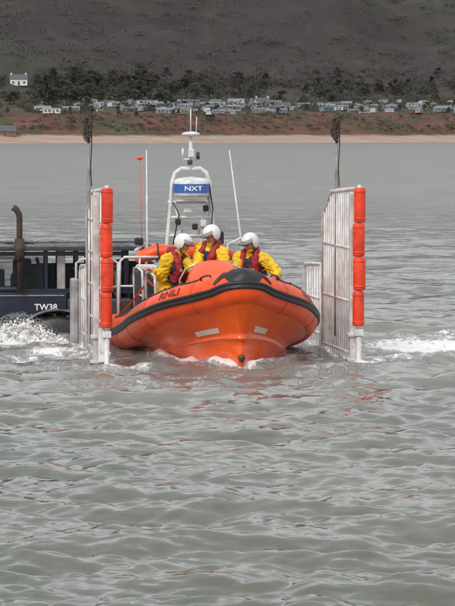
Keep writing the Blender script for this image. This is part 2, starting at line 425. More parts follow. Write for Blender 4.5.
mb=MB(); mb.tube([(0,gv,2.83),(0,gv,3.38)],[0.04,0.028],0,10); mb.lathe([(0,3.37),(0.10,3.38),(0.15,3.40),(0.15,3.43),(0.08,3.45),(0,3.46)],(0,gv,0),'z',24,0)
mb.tube([(0,gv,3.46),(0,gv,3.82)],0.010,0,6)
mb.tube([(-0.14,gv,3.0),(0.12,gv,3.0)],0.018); mb.box((0.0,gv-0.06,3.1),(0.1,0.08,0.14),0,bev=0.02); mb.box((-0.02,gv-0.06,2.95),(0.08,0.06,0.08),1,bev=0.01)
mb.tube([(-0.13,gv,3.0),(-0.13,gv,3.18)],0.02,0,8); mb.tube([(0.12,gv,3.0),(0.12,gv,3.12)],0.03,1,8)
mb.tube([(0.09,gv,3.42),(0.1,gv,3.7)],0.008,0,6)
mb.build('mast',[M['white'],M['darkgrey']],boat)
mb=MB(); mb.tube([(-0.75,gv,0.9),(-0.72,gv,1.6),(-0.73,gv,3.15)],[0.03,0.018,0.010],0,8); mb.build('whip_antenna',[M['white']],boat)
mb=MB(); mb.tube([(0.9,gv,0.9),(0.83,gv,1.7),(0.64,gv,3.15)],[0.03,0.018,0.009],0,8); mb.build('whip_antenna',[M['white']],boat)
mb=MB(); mb.tube([(-0.92,gv,1.5),(-0.76,gv,1.62),(-0.74,gv,1.5)],0.03,0,8); mb.tube([(-0.80,gv,1.3),(-0.84,gv,3.0)],0.006,1,6); mb.sphere((-0.84,gv,3.02),(0.055,0.03,0.03),1,12,8)
mb.box((-0.86,gv-0.03,1.66),(0.14,0.1,0.12),2,bev=0.02)
mb.build('lamp_bracket',[M['white'],M['fender'],M['black']],boat)
mb=MB(); pts=[(-0.95,6.2,1.36),(-0.85,6.2,1.42),(-0.6,6.18,1.50),(-0.35,6.15,1.48),(0.1,6.15,1.52),(0.5,6.2,1.48),(0.75,6.2,1.38)]
mb.tube(pts,[0.05,0.10,0.13,0.12,0.14,0.11,0.05],0,14)
for u in (-0.6,-0.2,0.2): mb.tube([(u,6.17-0.145*math.cos(a),1.49+0.145*math.sin(a)) for a in [k*math.pi/8 for k in range(-4,13)]],0.012,1,6)
mb.build('righting_bag',[M['orange'],M['black']],boat)
for u in (-0.4,0.4):
    mb=MB()
    loft_rings([rrect(u,7.75,0.16,0.2,0.45),rrect(u,7.8,0.2,0.3,0.6),rrect(u,7.82,0.21,0.32,0.9),rrect(u,7.8,0.17,0.26,1.08),rrect(u,7.78,0.08,0.12,1.13)],0,mb)
    loft_rings([rrect(u,7.75,0.1,0.15,-0.9),rrect(u,7.75,0.12,0.17,0.45)],1,mb)
    mb.build('outboard_engine',[M['black'],M['darkgrey']],boat)

# ------------------------------------------------------------ people
def ik(a,b,l1,l2,pole):
    a=Vector(a);b=Vector(b); d=b-a; L_=d.length; mxl=(l1+l2)*0.995
    if L_>mxl: b=a+d.normalized()*mxl; d=b-a; L_=mxl
    x=(l1*l1-l2*l2+L_*L_)/(2*L_); h=math.sqrt(max(0,l1*l1-x*x)); dn=d.normalized()
    p=Vector(pole); p=(p-dn*p.dot(dn)).normalized()
    return a+dn*x+p*h,b
def remeshed(mb,voxel,smooth,name='tmp'):
    ob=mb.build(name,[])
    m=ob.modifiers.new('r','REMESH'); m.mode='VOXEL'; m.voxel_size=voxel; m.use_smooth_shade=True
    s=ob.modifiers.new('s','SMOOTH'); s.iterations=smooth; s.factor=0.5
    dg=bpy.context.evaluated_depsgraph_get(); me=bpy.data.meshes.new_from_object(ob.evaluated_get(dg))
    old=ob.data; bpy.data.objects.remove(ob); bpy.data.meshes.remove(old); return me
def cap(mb,a,ra,b,rb,n=12):
    a=Vector(a);b=Vector(b); pts=[];rs=[]
    d=(b-a)
    for k in range(5):
        t=k/4; pts.append(a+d*t); rs.append(ra+(rb-ra)*t)
    mb.tube(pts,rs,0,n); mb.sphere(a,ra,0,n,8); mb.sphere(b,rb,0,n,8)
def person(pel,lean,face,headdir,rh,lh,feet,label,poleR,poleL,headoff=(0,0,0)):
    pel=Vector(pel); fw=Vector((face[0],face[1],0)).normalized(); rt=fw.cross(Vector((0,0,1))).normalized()
    up=Vector(lean).normalized(); f2=(fw-up*fw.dot(up)).normalized(); r2=f2.cross(up).normalized()
    TM=Matrix((r2,f2,up)).transposed()
    neck=pel+up*0.52; chest=pel+up*0.33
    mb=MB()
    mb.sphere(pel,(0.20,0.16,0.17),0,20,14,TM)
    mb.sphere(pel+up*0.14,(0.19,0.15,0.18),0,20,14,TM)
    mb.sphere(chest,(0.215,0.16,0.21),0,20,14,TM)
    shR=pel+up*0.44+r2*0.205; shL=pel+up*0.44-r2*0.205
    cap(mb,shR,0.096,neck-up*0.03,0.082); cap(mb,shL,0.096,neck-up*0.03,0.082)
    hc=neck+up*0.10+Vector((0,0,0.10))+Vector(headoff)
    cap(mb,neck,0.070,hc-Vector((0,0,0.04)),0.060)
    hf=Vector(headdir).normalized(); hr=hf.cross(Vector((0,0,1))).normalized(); hu=hr.cross(hf).normalized()
    HM=Matrix((hr,hf,hu)).transposed(); S=1.07
    def hp(x,y,z): return hc+HM@(Vector((x,y,z))*S)
    def sp(x): return tuple(q*S for q in x)
    mb.sphere(hc,sp((0.076,0.094,0.108)),0,18,14,HM)
    mb.sphere(hp(0,0.035,-0.06),sp((0.052,0.055,0.052)),0,14,10,HM)
    mb.sphere(hp(0,0.062,-0.088),sp((0.026,0.024,0.022)),0,10,8,HM)
    cap(mb,hp(0,0.088,0.012),0.009,hp(0,0.108,-0.022),0.014,8)
    mb.sphere(hp(0,0.085,0.032),sp((0.055,0.014,0.012)),0,12,8,HM)
    for sx in (-1,1):
        mb.sphere(hp(sx*0.076,-0.005,-0.01),(0.012,0.02,0.032),0,10,8,HM); mb.sphere(hp(sx*0.038,0.07,-0.02),(0.02,0.02,0.018),0,8,6,HM)
    hands=[]
    for sh,wr,pole in ((shR,rh,poleR),(shL,lh,poleL)):
        el_,wr_=ik(sh,wr,0.29,0.26,pole)
        cap(mb,sh,0.100,el_,0.080); cap(mb,el_,0.080,wr_-(wr_-el_)*0.08,0.058); cap(mb,wr_-(wr_-el_)*0.1,0.045,wr_,0.036)
        mb.sphere(el_+(wr_-el_)*0.6,0.074,0,12,8); mb.sphere(sh+(el_-sh)*0.55,0.098,0,12,8)
        d=(wr_-el_).normalized(); side=d.cross(Vector((0,0,1)))
        if side.length<0.2: side=d.cross(fw)
        side.normalize(); nrm=side.cross(d).normalized()
        if nrm.z<0: nrm=-nrm
        palm=wr_+d*0.065
        hands.append((wr_,d,palm))
        q=Matrix((side,d,nrm)).transposed()
        mb.sphere(palm,(0.042,0.055,0.018),0,12,10,q)
        inner=1 if side.dot(rt)*(-1 if sh is shR else 1)>0 else -1
        for j,(ox,ln) in enumerate(((-0.032,0.060),(-0.011,0.074),(0.011,0.069),(0.031,0.054))):
            k0=wr_+d*0.105+side*ox; k1=k0+(d*0.8-nrm*0.6).normalized()*ln*0.55; k2=k1+(d*0.1-nrm*1.0).normalized()*ln*0.5
            cap(mb,k0,0.0105,k1,0.0095,8); cap(mb,k1,0.0095,k2,0.0085,8)
        t0=wr_+d*0.04+side*inner*0.035; t1=t0+(d*0.6+side*inner*0.7-nrm*0.3).normalized()*0.045; t2=t1+(d*0.8-nrm*0.5).normalized()*0.035
        cap(mb,t0,0.014,t1,0.0115,8); cap(mb,t1,0.0115,t2,0.0095,8)
    ankles=[]
    for sg,ft in ((1,feet[0]),(-1,feet[1])):
        hip=pel+rt*sg*0.10-Vector((0,0,0.05)); ft=Vector(ft)
        kn,an=ik(hip,ft+Vector((0,0,0.10)),0.44,0.43,fw+rt*sg*0.15)
        cap(mb,hip,0.125,kn,0.088); cap(mb,kn,0.088,an,0.062)
        cap(mb,an-Vector((0,0,0.05)),0.05,an+fw*0.13-Vector((0,0,0.06)),0.04); ankles.append(an)
        mb.sphere(an-fw*0.04-Vector((0,0,0.05)),0.045,0,10,8)
    me=remeshed(mb,0.0085,3)
    for k in ('skin','yellow','black'): me.materials.append(M[k])
    def isskin(c):
        if (c-hc).length<0.16 and (c-neck).z>0.06: return True
        for (wr_,d,palm) in hands:
            if (c-wr_).dot(d)>0.0 and (c-palm).length<0.14: return True
        return False
    def fold(q):
        a=mnoise.noise(Vector((q.x*9+q.z*4,q.y*9,q.z*19))); b_=mnoise.noise(Vector((q.x*16,q.y*16-q.z*9,q.z*30)))
        return (1-abs(a)*3.2)*0.012+(1-abs(b_)*3)*0.004
    displace(me,fold,isskin)
    mi=[]
    for p in me.polygons:
        c=p.center; m=1
        if isskin(c): m=0
        for an in ankles:
            if (c-an).length<0.22 and c.z<an.z: m=2
        mi.append(m)
    me.polygons.foreach_set('material_index',mi)
    base=Vector((pel.x,pel.y,min(feet[0][2],feet[1][2])))
    shift(me,base)
    ob=bpy.data.objects.new('person',me); COL.objects.link(ob); ob.matrix_world=BM@Matrix.Translation(base)
    ob['label']=label; ob['category']='person'; ob['group']='lifeboat crew'
    def child(mbx,name,mats,me_=None,par=None):
        if me_ is None: o=mbx.build(name,mats,None)
        else:
            o=bpy.data.objects.new(name,me_); COL.objects.link(o)
            for m in mats: me_.materials.append(m)
        shift(o.data,base)
        o.parent=par or ob; return o
    hb=MB()
    def filt(c):
        y=c.y;z=c.z
        if z>0.030: return True
        if y<0.040 and z>-0.105: return True
        return False
    HS=1.04
    for s_ in (HS,HS*0.93):
        hb.sphere(hp(0,-0.008,0.022),sp((0.112*s_,0.136*s_,0.130*s_)),0,36,26,HM,filt)
    hb.tube([hp(x,0.072+0.078*math.sqrt(max(0,1-(x/0.12)**2)),0.056) for x in [-0.105+0.21*k/14 for k in range(15)]],0.009,1,6)
    hel=child(hb,'helmet',[M['helmet'],M['darkgrey']])
    vb=MB(); vb.sphere(hp(0,-0.006,0.026),sp((0.124,0.148,0.140)),0,36,26,HM,lambda c: c.y>0.03 and 0.028<c.z<0.085)
    child(vb,'visor',[M['visor']],par=hel)
    cb=MB()
    cb.tube([hp(-0.1,0.02,-0.04),hp(-0.078,0.035,-0.09),hp(-0.03,0.06,-0.120),hp(0,0.065,-0.122),hp(0.03,0.06,-0.120),hp(0.078,0.035,-0.09),hp(0.1,0.02,-0.04)],0.008,0,6)
    child(cb,'chin_strap',[M['black']])
    for sx in (-1,1):
        eb=MB(); eb.sphere(hp(sx*0.031,0.0865,0.008),(0.013,0.008,0.008),0,10,8,HM); child(eb,'eye',[M['eye']])
    eb=MB(); eb.sphere(hp(0,0.089,-0.052),(0.023,0.007,0.007),0,10,8,HM); child(eb,'mouth',[M['lip']])
    lb=MB()
    lb.sphere(chest-up*0.0,(0.226,0.205,0.185),0,24,16,TM); lb.sphere(pel+up*0.18,(0.210,0.185,0.13),0,24,16,TM)
    for sx in (-1,1):
        pts=[pel+up*0.12+r2*sx*0.10+f2*0.16, pel+up*0.3+r2*sx*0.105+f2*0.195, pel+up*0.43+r2*sx*0.10+f2*0.15, pel+up*0.54+r2*sx*0.10+f2*0.02, pel+up*0.56+r2*sx*0.05-f2*0.09, pel+up*0.56-f2*0.11]
        for a,b in zip(pts,pts[1:]): cap(lb,a,0.060,b,0.060)
    lme=remeshed(lb,0.012,2)
    displace(lme,lambda q: mnoise.noise(q*14)*0.018)
    child(None,'life_jacket',[M['red'],M['navycloth'],M['reflect']],lme)
    mi=[]
    for p in lme.polygons:
        c=p.center+base-pel; h=c.dot(up); x=c.dot(r2); y=c.dot(f2); m=0
        if abs(x)>0.165 or (abs(x)<0.05 and y>0): m=1
        if 0.09<h<0.15 or h<0.06 or (0.24<h<0.265): m=1
        if 0.34<h<0.365 and 0.06<abs(x)<0.13 and y>0: m=2
        mi.append(m)
    lme.polygons.foreach_set('material_index',mi)
    bb=MB(); ring=[pel+up*0.125+r2*0.222*math.cos(a)+f2*0.20*math.sin(a) for a in [2*math.pi*k/28 for k in range(29)]]
    bb.tube(ring,0.018,0,6); bb.box(pel+up*0.125+f2*0.21,(0.05,0.05,0.05),1)
    child(bb,'belt',[M['black'],M['steel']])
    return ob
person((-0.70,3.62,1.05),(0.11,-0.12,0.5),(0.72,-0.69),(0.78,-0.40,-0.52),(-1.0,3.28,1.30),(-0.34,3.10,1.30),
       ((-0.82,3.25,0.29),(-0.50,3.15,0.29)),'crew member in yellow drysuit and red lifejacket holding the side rail',(-0.6,0.0,-1),(0.2,-0.3,-1),headoff=(0.08,-0.06,-0.03))
person((0.0,3.48,1.19),(-0.06,-0.18,0.5),(-0.70,-0.70),(-0.76,-0.38,-0.55),(-0.34,3.00,1.30),(-0.12,2.88,1.32),
       ((-0.08,3.56,0.29),(0.16,3.43,0.29)),'standing crew member in yellow drysuit and white helmet, head bent down',(-0.5,0.5,-0.8),(0.9,-0.2,-0.6),headoff=(0.0,-0.05,-0.02))
person((0.65,3.6,1.07),(-0.08,-0.17,0.5),(-0.50,-0.86),(-0.70,-0.50,-0.5),(0.28,3.06,1.26),(0.92,3.00,1.20),
       ((0.50,3.15,0.29),(0.80,3.15,0.29)),'crew member in red lifejacket leaning forward, hand on the tube',(-0.7,0.3,-0.8),(0.9,0.3,-0.6),headoff=(-0.01,-0.05,-0.03))

# ------------------------------------------------------------ carriage
car=empty('launching_carriage',(0.18,49.5,0),TH,'white steel launching carriage with orange fenders standing in the sea','boat carriage')
def side(sg):
    U=1.87*sg
    mb=MB()
    px=U+(-0.14 if sg<0 else -0.04)
    mb.box((px,1.0,0.8),(0.09,0.12,3.5),0,bev=0.01)
    if sg<0:
        mb.box((px+0.15,1.02,-0.1),(0.10,0.10,1.3),0,bev=0.01)
        for z in (1.95,1.3,0.75,0.25): mb.box((px+0.07,1.0,z),(0.12,0.08,0.05),0,bev=0.01)
    mb.box((px+0.02,1.0,0.42),(0.2,0.2,0.05),0,bev=0.01); mb.box((px+0.02,1.0,0.05),(0.22,0.2,0.05),0,bev=0.01)
    def ztop(v): return 2.60-0.035*(v-1.05) if v<3.2 else 2.525-(v-3.2)*0.45
    mb.tube([(U,1.05,2.60),(U,3.2,ztop(3.2)),(U,4.05,ztop(4.05)),(U,4.08,-0.8)],0.030,0,8)
    for z in ((0.12,0.9,1.7) if sg>0 else (0.12,0.6,1.1,1.6,2.1)): mb.tube([(U,1.0,z),(U,4.08,z)],0.022,0,8)
    mb.box((U,3.9,-0.75),(0.2,6.4,0.2),0,bev=0.02)
    sf=mb.build('side_frame',[M['wornwhite']],car)
    v=1.25
    step=0.205 if sg>0 else 0.5
    while v<4.0:
        zt=ztop(v)-0.01
        sb=MB(); sb.tube([(U,v,0),(U,v,zt)],0.0145,0,8); sb.build('slat',[M['slat']],sf); v+=step
    mb=MB(); v1=5.9 if sg>0 else 5.2; step=0.25 if sg>0 else 0.33
    mb.tube([(U,4.2,-0.5),(U,4.2,1.36),(U,v1,1.30),(U,v1+.1,1.2),(U,v1+.1,-0.5)],0.032,0,8)
    v=4.4
    while v<v1: mb.tube([(U,v,-0.3),(U,v,1.34)],0.015,0,6); v+=step
    for z in (0.25,0.8): mb.tube([(U,4.2,z),(U,v1+.1,z)],0.022,0,8)
    mb.build('rear_panel',[M['slat'] if sg>0 else M['wornwhite']],sf)
    fxx=U+ (0.0 if sg<0 else 0.03)
    zs=[(2.10,2.62),(1.595,2.09),(1.09,1.585),(0.56,1.08)]
    fb=MB(); fb.tube([(fxx,0.82,0.45),(fxx,0.82,2.66)],0.03,0,8)
    fb.box((fxx,0.85,0.46),(0.13,0.13,0.1),0,bev=0.01); fb.tube([(fxx,0.84,-0.9),(fxx,0.84,0.45)],0.04,0,10)
    if sg<0:
        fb.box((fxx-0.08,0.86,0.30),(0.09,0.05,0.5),0,bev=0.008); fb.box((fxx-0.02,0.86,0.18),(0.16,0.05,0.05),0,bev=0.008); fb.box((fxx-0.02,0.86,-0.02),(0.16,0.05,0.05),0,bev=0.008)
    fb.build('fender_bracket',[M['white']],sf)
    for j,(a,b) in enumerate(zs):
        fb=MB(); r=0.086+0.003*((j*7)%3); dx=(0.008,-0.006,0.004,-0.010)[j]
        fb.lathe([(0,a),(r*0.8,a),(r*0.96,a+0.010),(r,a+0.03),(r*1.01,(a+b)/2),(r,b-0.03),(r*0.96,b-0.010),(r*0.8,b),(0,b)],(fxx+dx,0.82,0),'z',22,0)
        for z in (a+0.06,b-0.06): fb.lathe([(r*1.0,z-0.016),(r*1.04,z-0.012),(r*1.04,z+0.012),(r*1.0,z+0.016)],(fxx+dx,0.82,0),'z',22,0)
        fb.build('fender',[M['fender']],sf)
    pb=MB(); pv=3.8 if sg<0 else 2.75
    pb.tube([(U,pv,0.3),(U,pv,3.3),(U+0.01,pv,3.62)],[0.03,0.024,0.022],0,8)
    pb.tube([(U+0.01,pv-0.02,3.28),(U-0.03,pv-0.02,3.46),(U-0.05,pv-0.02,3.60),(U-0.03,pv-0.02,3.72),(U+0.03,pv-0.02,3.74),(U+0.07,pv-0.02,3.66)],[0.022,0.034,0.034,0.028,0.022,0.015],1,8)
    rr=random.Random(5+sg)
    for k in range(5):
        x0=U-0.03+rr.uniform(-.02,.04); zt=3.70-rr.random()*0.06; zb=3.36+rr.uniform(-0.10,0.08); wd=rr.uniform(0.015,0.045)
        pb.tube([(x0+wd*math.cos(a)+0.01*math.sin(3*a),pv-0.05+0.015*math.sin(2*a+k),(zt+zb)/2+(zt-zb)/2*math.sin(a)) for a in [q*math.pi/9 for q in range(19)]],0.012,1,6)
    for k in range(3):
        z=3.38+k*0.035; pb.tube([(U-0.005+0.042*math.cos(a),pv-0.02+0.042*math.sin(a),z+0.015*math.sin(a+k)) for a in [q*math.pi/5 for q in range(11)]],0.013,1,6)
    pb.tube([(U+0.06,pv,3.68),(U+0.045,pv,3.45),(U+0.05,pv,3.25),(U+0.03,pv,2.9),(U+0.045,pv,2.6)],0.009,1,6)
    pb.build('guide_pole',[M['greywhite'],M['rope']],sf)
side(-1); side(1)
mb=MB(); mb.box((0,7.0,-0.75),(3.9,0.25,0.25),0,bev=0.02); mb.box((-0.9,8.4,-0.6),(0.25,2.6,0.2),0,rot=Matrix.Rotation(R(35),3,'Z'),bev=0.02)
mb.build('cross_beam',[M['wornwhite']],car)
mb=MB(); mb.box((-1.96,5.45,0.45),(0.12,0.3,1.3),0,bev=0.03)
mb.build('side_tank',[M['greywhite']],car)

# ------------------------------------------------------------ tractor
tr=empty('tractor',(-3.0,57.2,0),R(4),'navy blue launching tractor wading, dark exhaust stack, marked TW38','tractor')
mb=MB()
mb.box((-0.7,0.75,0.36),(3.6,1.2,0.80),0,bev=0.05)
mb.box((-0.55,0.09,0.53),(1.7,0.16,0.42),0,bev=0.015)
mb.box((0.85,0.6,0.35),(1.1,1.3,0.6),1,bev=0.04)
mb.box((-1.3,0.3,0.80),(1.6,0.5,0.10),0,bev=0.04)
for x in (-1.9,-1.5,-1.1): mb.box((x,-0.0,0.5),(0.25,0.04,0.3),1,bev=0.01)
tb=mb.build('body',[M['navy'],M['darkgrey']],tr)
mb=MB()
for x,wd in ((-1.0,.07),(-0.52,.06),(-0.05,.06),(0.20,.14),(0.46,.06),(0.88,.07),(1.3,.08)):
    for y in (0.12,1.25):
        mb.box((x,y,1.1),(wd,0.07,0.74),1 if x==0.20 and y<1 else 0,bev=0.015)
mb.box((0.15,0.12,0.77),(2.5,0.10,0.08),0); mb.box((0.15,1.25,0.77),(2.5,0.08,0.06),0)
mb.box((0.85,0.14,1.15),(0.9,0.05,0.05),0); mb.box((0.1,0.10,1.40),(2.4,0.06,0.07),0)
mb.box((0.55,1.27,0.98),(1.5,0.03,0.44),0)
cb_=mb.build('cab',[M['navy'],M['greywhite']],tr)
mb=MB(); mb.box((0.2,0.68,1.51),(3.05,1.6,0.11),0,bev=0.03); mb.tube([(-1.1,0.0,1.60),(1.5,0.0,1.60)],0.016,0); mb.box((-0.5,0.3,1.59),(0.5,0.4,0.05),0,bev=0.02)
mb.box((0.2,-0.135,1.50),(3.0,0.02,0.05),1,bev=0.005)
for x in (-0.9,-0.2,0.5,1.2): mb.tube([(x,0,1.5),(x,0,1.62)],0.012)
mb.box((0.9,0.2,1.62),(0.16,0.12,0.1),1,bev=0.02)
mb.build('roof',[M['roofgrey'],M['darkgrey']],tr)
for (x,y,wd) in ((-0.76,0.14,0.40),(-0.285,0.14,0.39)):
    mb=MB(); mb.box((x,y,1.12),(wd,0.012,0.62),0); mb.build('window',[M['glass']],tr)
mb=MB(); mb.box((1.0,0.6,0.92),(0.55,0.5,0.5),0,bev=0.08); mb.tube([(0.6,0.4,0.6),(0.7,0.4,1.3),(0.9,0.4,1.35)],0.03,0,8); mb.tube([(1.2,0.35,0.6),(1.1,0.35,1.2)],0.04,1,8)
mb.tube([(0.95,0.3,1.0),(1.05,0.28,1.25),(1.2,0.28,1.28)],0.022,2,8); mb.box((0.66,0.5,1.2),(0.12,0.2,0.3),0,bev=0.02); mb.lathe([(0,0),(0.11,0),(0.11,0.16),(0,0.16)],(1.05,0.3,0.72),'y',18,1)
mb.box((1.5,0.7,0.80),(0.6,0.4,0.9),0,bev=0.05); mb.tube([(1.35,0.4,0.3),(1.4,0.4,1.2),(1.75,0.4,1.2),(1.8,0.4,0.3)],0.03,3,8); mb.tube([(1.5,0.35,0.5),(1.6,0.35,0.9),(1.7,0.35,0.8)],0.025,2,8)
mb.lathe([(0,0),(0.16,0),(0.18,0.03),(0.18,0.12),(0.1,0.14),(0,0.14)],(1.58,0.3,0.62),'y',20,3)
mb.build('engine_housing',[M['dwin'],M['greywhite'],M['redstrap'],M['darkgrey']],tr)
mb=MB(); mb.box((-0.45,0.7,0.92),(0.4,0.4,0.3),0,bev=0.08); mb.box((-0.45,0.86,1.12),(0.32,0.1,0.34),0,bev=0.04); mb.build('driver_seat',[M['dwin']],tr)
mb=MB(); mb.tube([(-0.05,1.15,0.8),(-0.2,0.9,1.3)],0.03,0); mb.box((-0.85,0.5,0.95),(0.2,0.3,0.35),0,bev=0.03); mb.box((-0.2,0.9,1.0),(0.25,0.3,0.4),0,bev=0.05); mb.build('control_panel',[M['dwin']],tr)
mb=MB(); mb.tube([(-0.5,-0.16,0.75),(-0.5,-0.16,2.0),(-0.51,-0.16,2.08),(-0.55,-0.16,2.15),(-0.61,-0.16,2.19)],[0.05,0.05,0.052,0.052,0.055],0,12)
mb.tube([(-0.5,-0.16,1.30),(-0.5,-0.16,1.66)],0.082,0,14)
mb.build('exhaust_stack',[M['rust']],tr)
me=text_mesh('TW38',0.145); o=bpy.data.objects.new('lettering',me); me.materials.clear(); me.materials.append(M['lettwhite']); COL.objects.link(o); o.parent=tr
o.location=(-0.06,0.004,0.50); o.rotation_euler=(R(90),0,0)
mb=MB(); mb.box((-0.55,-0.0,0.70),(1.6,0.02,0.015),0); mb.build('trim_line',[M['greywhite']],tr)
mb=MB()
mb.tube([(0.45,-0.1,0.2),(0.45,-0.1,1.25),(0.55,-0.1,1.32),(1.05,-0.1,1.32),(1.15,-0.1,1.25),(1.15,-0.1,0.2)],0.022); mb.tube([(0.45,-0.1,0.85),(1.15,-0.1,0.85)],0.018)
mb.build('guard_rail',[M['wornwhite']],tr)
mb=MB()
vs=[];fs=[]
for k in range(13):
    a=R(-75+k*150/12)
    for y in (-0.42,0.0): vs.append((0.12+math.sin(a)*0.80,y,-0.32+math.cos(a)*0.80))
for k in range(12): fs.append([k*2,k*2+1,k*2+3,k*2+2])
mb.add(vs,fs,0,True); mb.tube([(0.12+math.sin(R(-75+k*12.5))*0.80,-0.42,-0.32+math.cos(R(-75+k*12.5))*0.80) for k in range(13)],0.022,1,6)
mb.build('mudguard',[M['darkgrey'],M['roofgrey']],tr)
for wx in (0.12,-2.3):
    for wy in (-0.22,1.5):
        we=empty('wheel',(wx,wy,-0.32),0,parent=tr)
        mb=MB(); r=0.70; mb.lathe([(0.36,-0.2),(r-0.08,-0.22),(r,-0.15),(r,0.15),(r-0.08,0.22),(0.36,0.2)],(0,0,0),'y',36,0)
        for k in range(20):
            a=2*math.pi*k/20
            for s_ in (-1,1):
                mb.box((math.sin(a)*(r+0.012),s_*0.08,math.cos(a)*(r+0.012)),(0.06,0.17,0.05),0,rot=Matrix.Rotation(a,3,'Y')@Matrix.Rotation(s_*0.5,3,'Z'))
        mb.build('tyre',[M['tyre']],we)
        mb=MB(); mb.lathe([(0,-0.1),(0.1,-0.12),(0.3,-0.08),(0.36,-0.2),(0.38,-0.2),(0.38,0.2)],(0,0,0),'y',28,0); mb.build('rim',[M['greywhite']],we)

# ------------------------------------------------------------ terrain
def shore(x): return 1440+0.55*x+18*math.sin(x*0.021)+7*math.sin(x*0.067+1)
PR=[(-400,-14),(0,-0.3),(42,3.2),(56,8.0),(80,12.5),(210,18),(330,28),(560,60),(1300,300),(2600,560)]
def hgt(x,Y):
    d=Y-shore(x)
    for (a,b),(c,e) in zip(PR,PR[1:]):
        if d<=c:
            h=b+(e-b)*(d-a)/(c-a); break
    else: h=560
    am=min(1,max(0,(d-30)/60)); v=Vector((x*0.012,Y*0.012,0))
    h+=am*mnoise.fractal(v,1.0,2.0,4)*(2.2 if d<220 else 2.2+min(18,(d-220)*0.04))
    if 38<d<90: h+=1.8*mnoise.noise(Vector((x*0.05,Y*0.05,3)))
    return h
def terrain():
    ds=[-300,-60,-15,0]+[8*i for i in range(1,26)]+[200+14*i for i in range(1,40)]+[760+35*i for i in range(1,54)]
    xs=[]
    x=-2200
    while x<2200:
        xs.append(x); ax=abs(x); x+= 4 if ax<260 else (12 if ax<500 else 60)
    vs=[]; 
    for d in ds:
        for x in xs:
            Y=shore(x)+d; vs.append((x,Y,hgt(x,Y)))
    n=len(xs); fs=[[j*n+i,j*n+i+1,(j+1)*n+i+1,(j+1)*n+i] for j in range(len(ds)-1) for i in range(n-1)]
    mb=MB(); mb.add(vs,fs,0,True)
    m=bpy.data.materials.new('moorland_and_shore'); m.use_nodes=True; nt=m.node_tree; b=nt.nodes['Principled BSDF']
    b.inputs['Roughness'].default_value=0.95; b.inputs['Specular IOR Level'].default_value=0.1
    tc=nt.nodes.new('ShaderNodeTexCoord')
    def noi(scale,det=8,rough=0.65,sc=(1,1,1),loc=(0,0,0)):
        mp=nt.nodes.new('ShaderNodeMapping'); mp.inputs['Scale'].default_value=sc; mp.inputs['Location'].default_value=loc
        nt.links.new(tc.outputs['Object'],mp.inputs['Vector'])
        n=nt.nodes.new('ShaderNodeTexNoise'); n.inputs['Scale'].default_value=scale; n.inputs['Detail'].default_value=det; n.inputs['Roughness'].default_value=rough
        nt.links.new(mp.outputs['Vector'],n.inputs['Vector']); return n.outputs['Fac']
    def ramp(f,stops):
        r=nt.nodes.new('ShaderNodeValToRGB'); el_=r.color_ramp.elements
        while len(el_)<len(stops): el_.new(0.5)
        for e,(p,c) in zip(el_,stops): e.position=p; e.color=(*c,1)
        nt.links.new(f,r.inputs['Fac']); return r.outputs['Color']
    def mixc(f,a,b_):
        x=nt.nodes.new('ShaderNodeMix'); x.data_type='RGBA'; nt.links.new(f,x.inputs['Factor']); nt.links.new(a,x.inputs[6]); nt.links.new(b_,x.inputs[7]); return x.outputs[2]
    moorA=ramp(noi(0.030,9,0.70,(1,0.30,1)),[(0.32,(0.038,0.034,0.038)),(0.45,(0.056,0.045,0.047)),(0.53,(0.050,0.045,0.043)),(0.64,(0.070,0.054,0.054)),(0.80,(0.115,0.10,0.10))])  # distance haze is painted into the moor tones: greyed and low in contrast
    moorB=ramp(noi(0.04,8,0.68,(1,0.30,1)),[(0.38,(0.040,0.042,0.037)),(0.52,(0.054,0.056,0.043)),(0.66,(0.070,0.066,0.054))])
    moor=mixc(ramp(noi(0.010,4,0.6,(1,0.4,1)),[(0.49,(0,0,0)),(0.62,(0.75,0.75,0.75))]),moorA,moorB)
    scree=ramp(noi(0.06,8,0.7,(1,0.3,1)),[(0.42,(0.075,0.068,0.070)),(0.58,(0.17,0.155,0.15))])
    bank=ramp(noi(0.09,8,0.7,(0.6,0.6,1)),[(0.36,(0.16,0.078,0.062)),(0.50,(0.108,0.062,0.050)),(0.56,(0.062,0.070,0.038)),(0.68,(0.13,0.105,0.074))])
    field=ramp(noi(0.06,6),[(0.4,(0.052,0.057,0.040)),(0.6,(0.086,0.080,0.058))])
    sand=ramp(noi(0.2,5,0.6,(0.3,1,1)),[(0.4,(0.31,0.225,0.175)),(0.6,(0.40,0.31,0.25))])
    g=nt.nodes.new('ShaderNodeSeparateXYZ'); nt.links.new(tc.outputs['Object'],g.inputs[0])
    # rocky ground on the eastern upper slope
    def mr_(src,a,b_):
        mr=nt.nodes.new('ShaderNodeMapRange'); mr.inputs['From Min'].default_value=a; mr.inputs['From Max'].default_value=b_; nt.links.new(src,mr.inputs['Value']); return mr.outputs['Result']
    def mul(a,b_):
        x=nt.nodes.new('ShaderNodeMath'); x.operation='MULTIPLY'; nt.links.new(a,x.inputs[0]); nt.links.new(b_,x.inputs[1]); return x.outputs[0]
    rocky=mul(mul(mr_(g.outputs['X'],45,120),mr_(g.outputs['Z'],80,105)),mr_(noi(0.03,6,0.65,(1,0.3,1),(40,0,0)),0.44,0.58))
    moor=mixc(rocky,moor,scree)
    def step(a,b_,jit=0.0):
        src=g.outputs['Z']
        if jit:
            j=nt.nodes.new('ShaderNodeMath'); j.operation='MULTIPLY_ADD'; j.inputs[1].default_value=jit; nt.links.new(noi(0.05,5),j.inputs[0]); nt.links.new(g.outputs['Z'],j.inputs[2]); src=j.outputs[0]
        return mr_(src,a,b_)
    c=mixc(step(4.0,5.0,2.6),sand,bank); c=mixc(step(17,20,8),c,field); c=mixc(step(30,38,16),c,moor)
